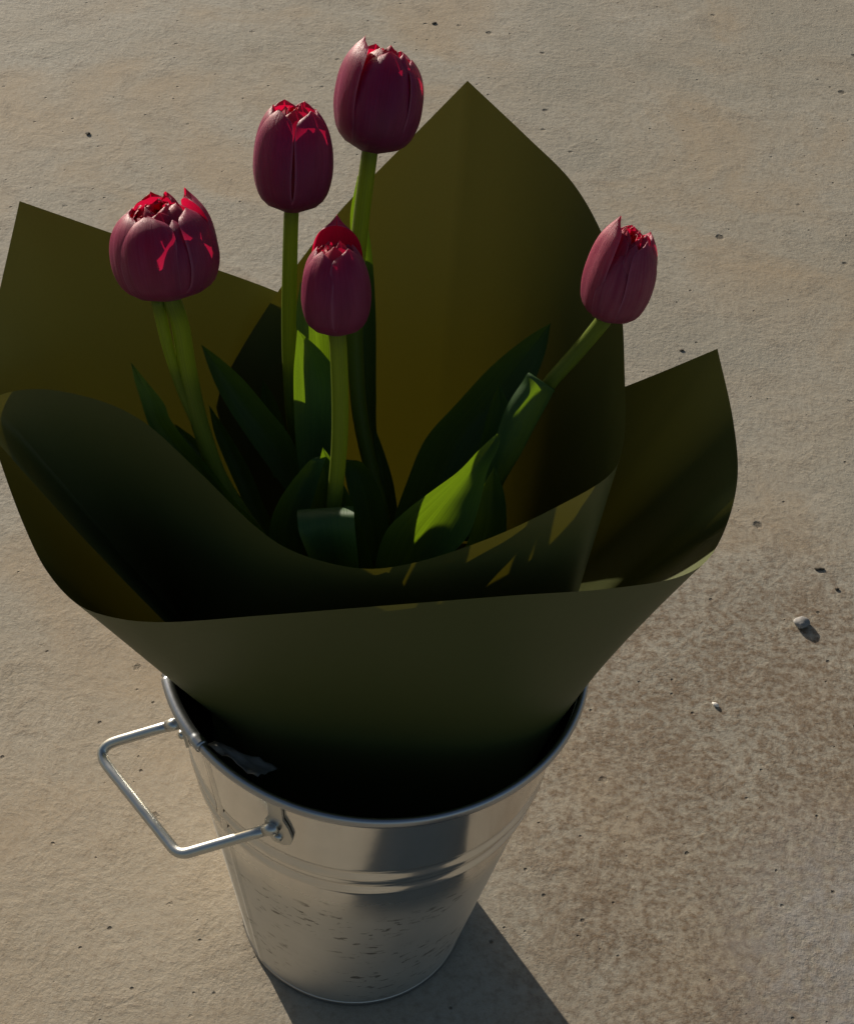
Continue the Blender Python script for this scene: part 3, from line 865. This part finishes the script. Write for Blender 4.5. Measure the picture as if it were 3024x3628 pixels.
def make_tulip(key, label, mat, petals):
    T = DATA['tulips'][key]
    base = Vector(T['base'])
    ax, fr, sd = Vector(T['axis']), Vector(T['front']), Vector(T['side'])
    h, R = T['h'], T['rad']
    foot = Vector(T['stem'][-1])
    t = thing('tulip', label, 'tulip', foot, 'cut tulips in the bouquet')
    # stem
    path = cat_rom([list(base - ax * -.004)] + T['stem'], 10)
    n = len(path)
    sr = T['sr']
    rad = [sr * (1.0 + .10 * math.sin(i * .11 + len(key)) * .4 + .25 * max(0, 1 - i / 7) ** 2) for i in range(n)]
    bm = bmesh.new()
    tube(bm, path, rad, 16)
    obj('stem', bm, mat['stem'], t)
    if 'stem2' in T:
        p2 = cat_rom(T['stem2'], 10)
        bm = bmesh.new()
        tube(bm, p2, [sr * .72 - sr * .25 * i / len(p2) for i in range(len(p2))], 14)
        obj('stem', bm, mat['stem'], t)
    for i, pp in enumerate(petals):
        kw = dict(pp)
        az, w = kw.pop('az'), kw.pop('w')
        core = kw.get('rf', 1) < .9
        rows = petal_rows(h, R, az, w, seed=i * 1.7 + len(key) * 3.1, **kw)
        rows = [[base + sd * x + fr * y + ax * z for x, y, z in r] for r in rows]
        o = obj('petal', grid(rows, flip=PETAL_FLIP), M['petal_core'] if core else mat['petal'], t)
    for own, rws in DATA['leaves']:
        if own != key:
            continue
        lo = [[list(l) + list(m_) + list(r_)] for l, m_, r_ in rws]
        sp = cat_rom([x[0] for x in lo], 7)
        rows = []
        ns = len(sp)
        for j, q in enumerate(sp):
            L, Mi, Rr = Vector(q[0:3]), Vector(q[3:6]), Vector(q[6:9])
            row = []
            for i in range(13):
                s = i / 12
                # curve through L, Mi, R with a slight keel in the middle
                P_ = L * (2 * (s - .5) * (s - 1)) + Mi * (4 * s * (1 - s)) + Rr * (2 * s * (s - .5))
                nn = noise.noise(Vector((s * 2.0, j * .11, len(rws) + L.x * 9)))
                P_ = P_ + (CAM_DIR0 * nn * .0012) + (CAM_DIR0 * .0006 * math.exp(-((s - .5) / .06) ** 2))
                row.append(P_)
            rows.append(row)
        obj('leaf', grid(rows), mat['leaf'], t)
    return t
PETAL_FLIP = False
CAM_DIR0 = Vector((0, .7, -.7))          # leaves ripple mostly front to back

mt = lambda p: dict(petal=M[p], stem=M['stem'], leaf=M['leaf'])
def P_(az, w, **k):
    return dict(az=az, w=w, **k)

def core(off, top, wave=.05, n=5, lean=.0):
    """the crowded inner petals of a double tulip"""
    out = [P_(off + 360 / n * i, 40, hf=top * (.94 + .05 * math.sin(i * 2.1 + off)), rf=.80, tuck=.05, point=2.0, close=.12, wave=wave) for i in range(n)]
    out += [P_(off + 40 + 120 * i, 46, hf=top * (1.0 + .03 * math.sin(i * 1.7 + off)), rf=.58, tuck=.05, point=2.2, close=.18, wave=wave * 1.4) for i in range(3)]
    out += [P_(off + 90 + 180 * i, 60, hf=top * 1.0, rf=.34, tuck=.05, point=2.2, close=.2, wave=wave * 1.4) for i in range(2)]
    return out

make_tulip('tall', 'tallest plum red tulip beside the point of the paper, broad petal in front', mt('petal_plum'), [
    P_(10, 44, hf=.94, rf=1.0, point=1.5, tuck=.06, close=.06, wave=.015),
    P_(-74, 44, hf=1.02, rf=.97, tuck=.03, point=1.3, wave=.02, close=-.14, nib=.02),
    P_(84, 40, hf=.91, rf=.98, tuck=.04, point=1.6, close=-.14),
    P_(146, 50, hf=.98, rf=.94, tuck=.05, point=1.8, close=-.05),
    P_(-142, 52, hf=1.0, rf=.93, tuck=.05, point=1.8, close=-.05),
    P_(48, 22, hf=.95, rf=.90, point=1.4, close=-.02)] + core(-30, .97, .03))
make_tulip('slim', 'slim plum tulip on a straight stem, two front petals meeting at a seam', mt('petal_plum'), [
    P_(-42, 41, hf=.93, rf=1.0, tuck=.06, point=1.5, close=-.06, wave=.012),
    P_(45, 43, hf=.93, rf=1.0, tuck=.06, point=1.5, close=-.08, wave=.015),
    P_(-95, 38, hf=.95, rf=.95, tuck=.05, point=1.6, close=-.05),
    P_(102, 40, hf=.93, rf=.95, tuck=.05, point=1.6, close=-.05),
    P_(150, 54, hf=.98, rf=.94, tuck=.05, point=2.0, close=-.02),
    P_(-148, 54, hf=.99, rf=.92, tuck=.05, point=2.0, close=-.02)] + core(2, .95, .03))
make_tulip('middle', 'short dark tulip in front of the other stems, red back petal standing up', mt('petal_wine'), [
    P_(40, 48, hf=.86, rf=1.0, tuck=.06, point=1.6, close=.0, wave=.015, nib=.01),
    P_(-46, 40, hf=.84, rf=1.0, tuck=.06, point=1.6, close=.0, wave=.02),
    P_(-92, 38, hf=.86, rf=.95, tuck=.05, point=1.5, close=.0),
    P_(102, 40, hf=.88, rf=.95, tuck=.05, point=1.6, close=.02),
    P_(176, 54, hf=1.08, rf=.90, tuck=.04, point=1.7, close=-.15, nib=.05),
    P_(-130, 44, hf=.86, rf=.92, point=1.8, close=.02),
    P_(134, 44, hf=.86, rf=.91, point=1.8, close=.02)] + core(-5, .90, .05))
make_tulip('wide', 'wide wine red double tulip opening over the left paper corner, ruffled inner petals', mt('petal_wine'), [
    P_(-20, 36, hf=.87, rf=1.03, tuck=.06, point=1.8, close=-.12, wave=.02),
    P_(28, 22, hf=.80, rf=.97, tuck=.04, point=1.6, close=-.08, wave=.02),
    P_(66, 40, hf=.88, rf=1.03, tuck=.05, point=1.8, close=-.12, wave=.03),
    P_(-74, 40, hf=.90, rf=.98, tuck=.05, point=1.7, close=-.12, wave=.02),
    P_(-114, 40, hf=.92, rf=.95, tuck=.05, point=1.8, close=-.08, wave=.02),
    P_(112, 40, hf=1.0, rf=1.0, tuck=.03, point=1.2, close=-.22, wave=.03, nib=.05),
    P_(165, 50, hf=.95, rf=.95, point=2.0, close=-.06),
    P_(-150, 46, hf=.95, rf=.95, point=2.0, close=-.06, wave=.03)] + core(6, .95, .08, 6) + [
    P_(-165, 44, hf=1.05, rf=.62, close=.15, wave=.09, point=2.0),
    P_(120, 40, hf=1.04, rf=.60, close=.15, wave=.09, point=2.0)])
make_tulip('leaning', 'paler rose tulip leaning out over the right paper sheet on a slanted stem', mt('petal_rose'), [
    P_(-60, 40, hf=1.03, rf=1.0, tuck=.06, point=1.3, close=-.06, wave=.015, nib=.04),
    P_(-6, 26, hf=.76, rf=.99, tuck=.05, point=1.5, close=-.02, wave=.02),
    P_(58, 42, hf=.88, rf=1.03, tuck=.06, point=1.4, close=-.04, wave=.015, nib=.04),
    P_(-108, 40, hf=.95, rf=.94, tuck=.05, point=1.6, close=.0),
    P_(114, 44, hf=.97, rf=.95, tuck=.05, point=1.8, close=-.04),
    P_(-168, 58, hf=.96, rf=.93, point=2.0, close=-.02),
    P_(22, 22, hf=.86, rf=.90, tuck=.04, point=1.6, close=.0)] + core(24, .96, .07))

# ------------------------------------------------------------------ scrap inside the bucket
rows = []
for j in range(9):
    row = []
    for i in range(11):
        u_, v_ = i / 10, j / 8
        p = Vector((-.079, -.062, .240)).lerp(Vector((-.052, -.0765, .236)), u_) + Vector((.007, .011, -.007)) * v_ * (.5 + .7 * u_)
        p.z += .004 * noise.noise(Vector((u_ * 3, v_ * 3, 4.2))) + .002 * noise.noise(Vector((u_ * 8, v_ * 7, 1.2)))
        row.append(p)
    rows.append(row)
scrap = obj('plastic_scrap', grid(rows), M['film'])
tag(scrap, 'crumpled pale scrap of film caught inside the bucket below its rim', 'scrap')
scrap.modifiers.new('thickness', 'SOLIDIFY').thickness = .0004

# ------------------------------------------------------------------ pebbles and crumbs on the concrete
def pebble(name, label, cat, x, y, sx, sy, sz, rot, mat, seed, rough=.25, group=None):
    bm = bmesh.new()
    bmesh.ops.create_icosphere(bm, subdivisions=3, radius=1)
    for v in bm.verts:
        d = v.co.normalized()
        k = 1 + rough * noise.noise(d * 1.4 + Vector((seed, 0, 0))) + rough * .4 * noise.noise(d * 3.5 + Vector((0, seed, 0)))
        v.co = Vector((d.x * sx * k, d.y * sy * k, d.z * sz * k))
    for v in bm.verts:
        c, s = math.cos(rot), math.sin(rot)
        v.co = Vector((v.co.x * c - v.co.y * s, v.co.x * s + v.co.y * c, v.co.z))
    zmin = min(v.co.z for v in bm.verts)
    for v in bm.verts:
        v.co.z -= zmin + sz * .12
    o = obj(name, bm, mat)
    o.location = (x, y, 0)
    return tag(o, label, cat, group)
pebble('pebble', 'smooth grey pebble lying on the concrete beyond the brown stain', 'pebble', .319, .272, .0068, .0052, .0026, .5, M['stone_grey'], 3.1)
pebble('stone_chip', 'tiny white stone chip lying on the brown stained concrete', 'stone chip', .246, .186, .0027, .0016, .0009, -.6, M['stone_white'], 8.4)
for x, y, a, b, r, lab in [
        (.341, .332, .0042, .0016, .1, 'long dark dirt sliver on the concrete just beyond the grey pebble'),
        (.352, .312, .0018, .0015, 0, 'small round dark crumb on the concrete between the dirt sliver and grey pebble'),
        (-.001, 1.152, .0032, .002, .7, 'dark angular crumb on the concrete far behind the tallest tulip'),
        (-.339, .85, .0026, .0022, 1.2, 'black crumb on the concrete behind the wide tulip and its paper corner'),
        (.249, .591, .0022, .0014, .3, 'tiny dark crumb on the concrete beyond the right paper corner')]:
    pebble('dirt_crumb', lab, 'dirt crumb', x, y, a, b, min(a, b) * .35, r, M['dirt'], x * 7 + y * 3, .4, 'dirt crumbs on the concrete')
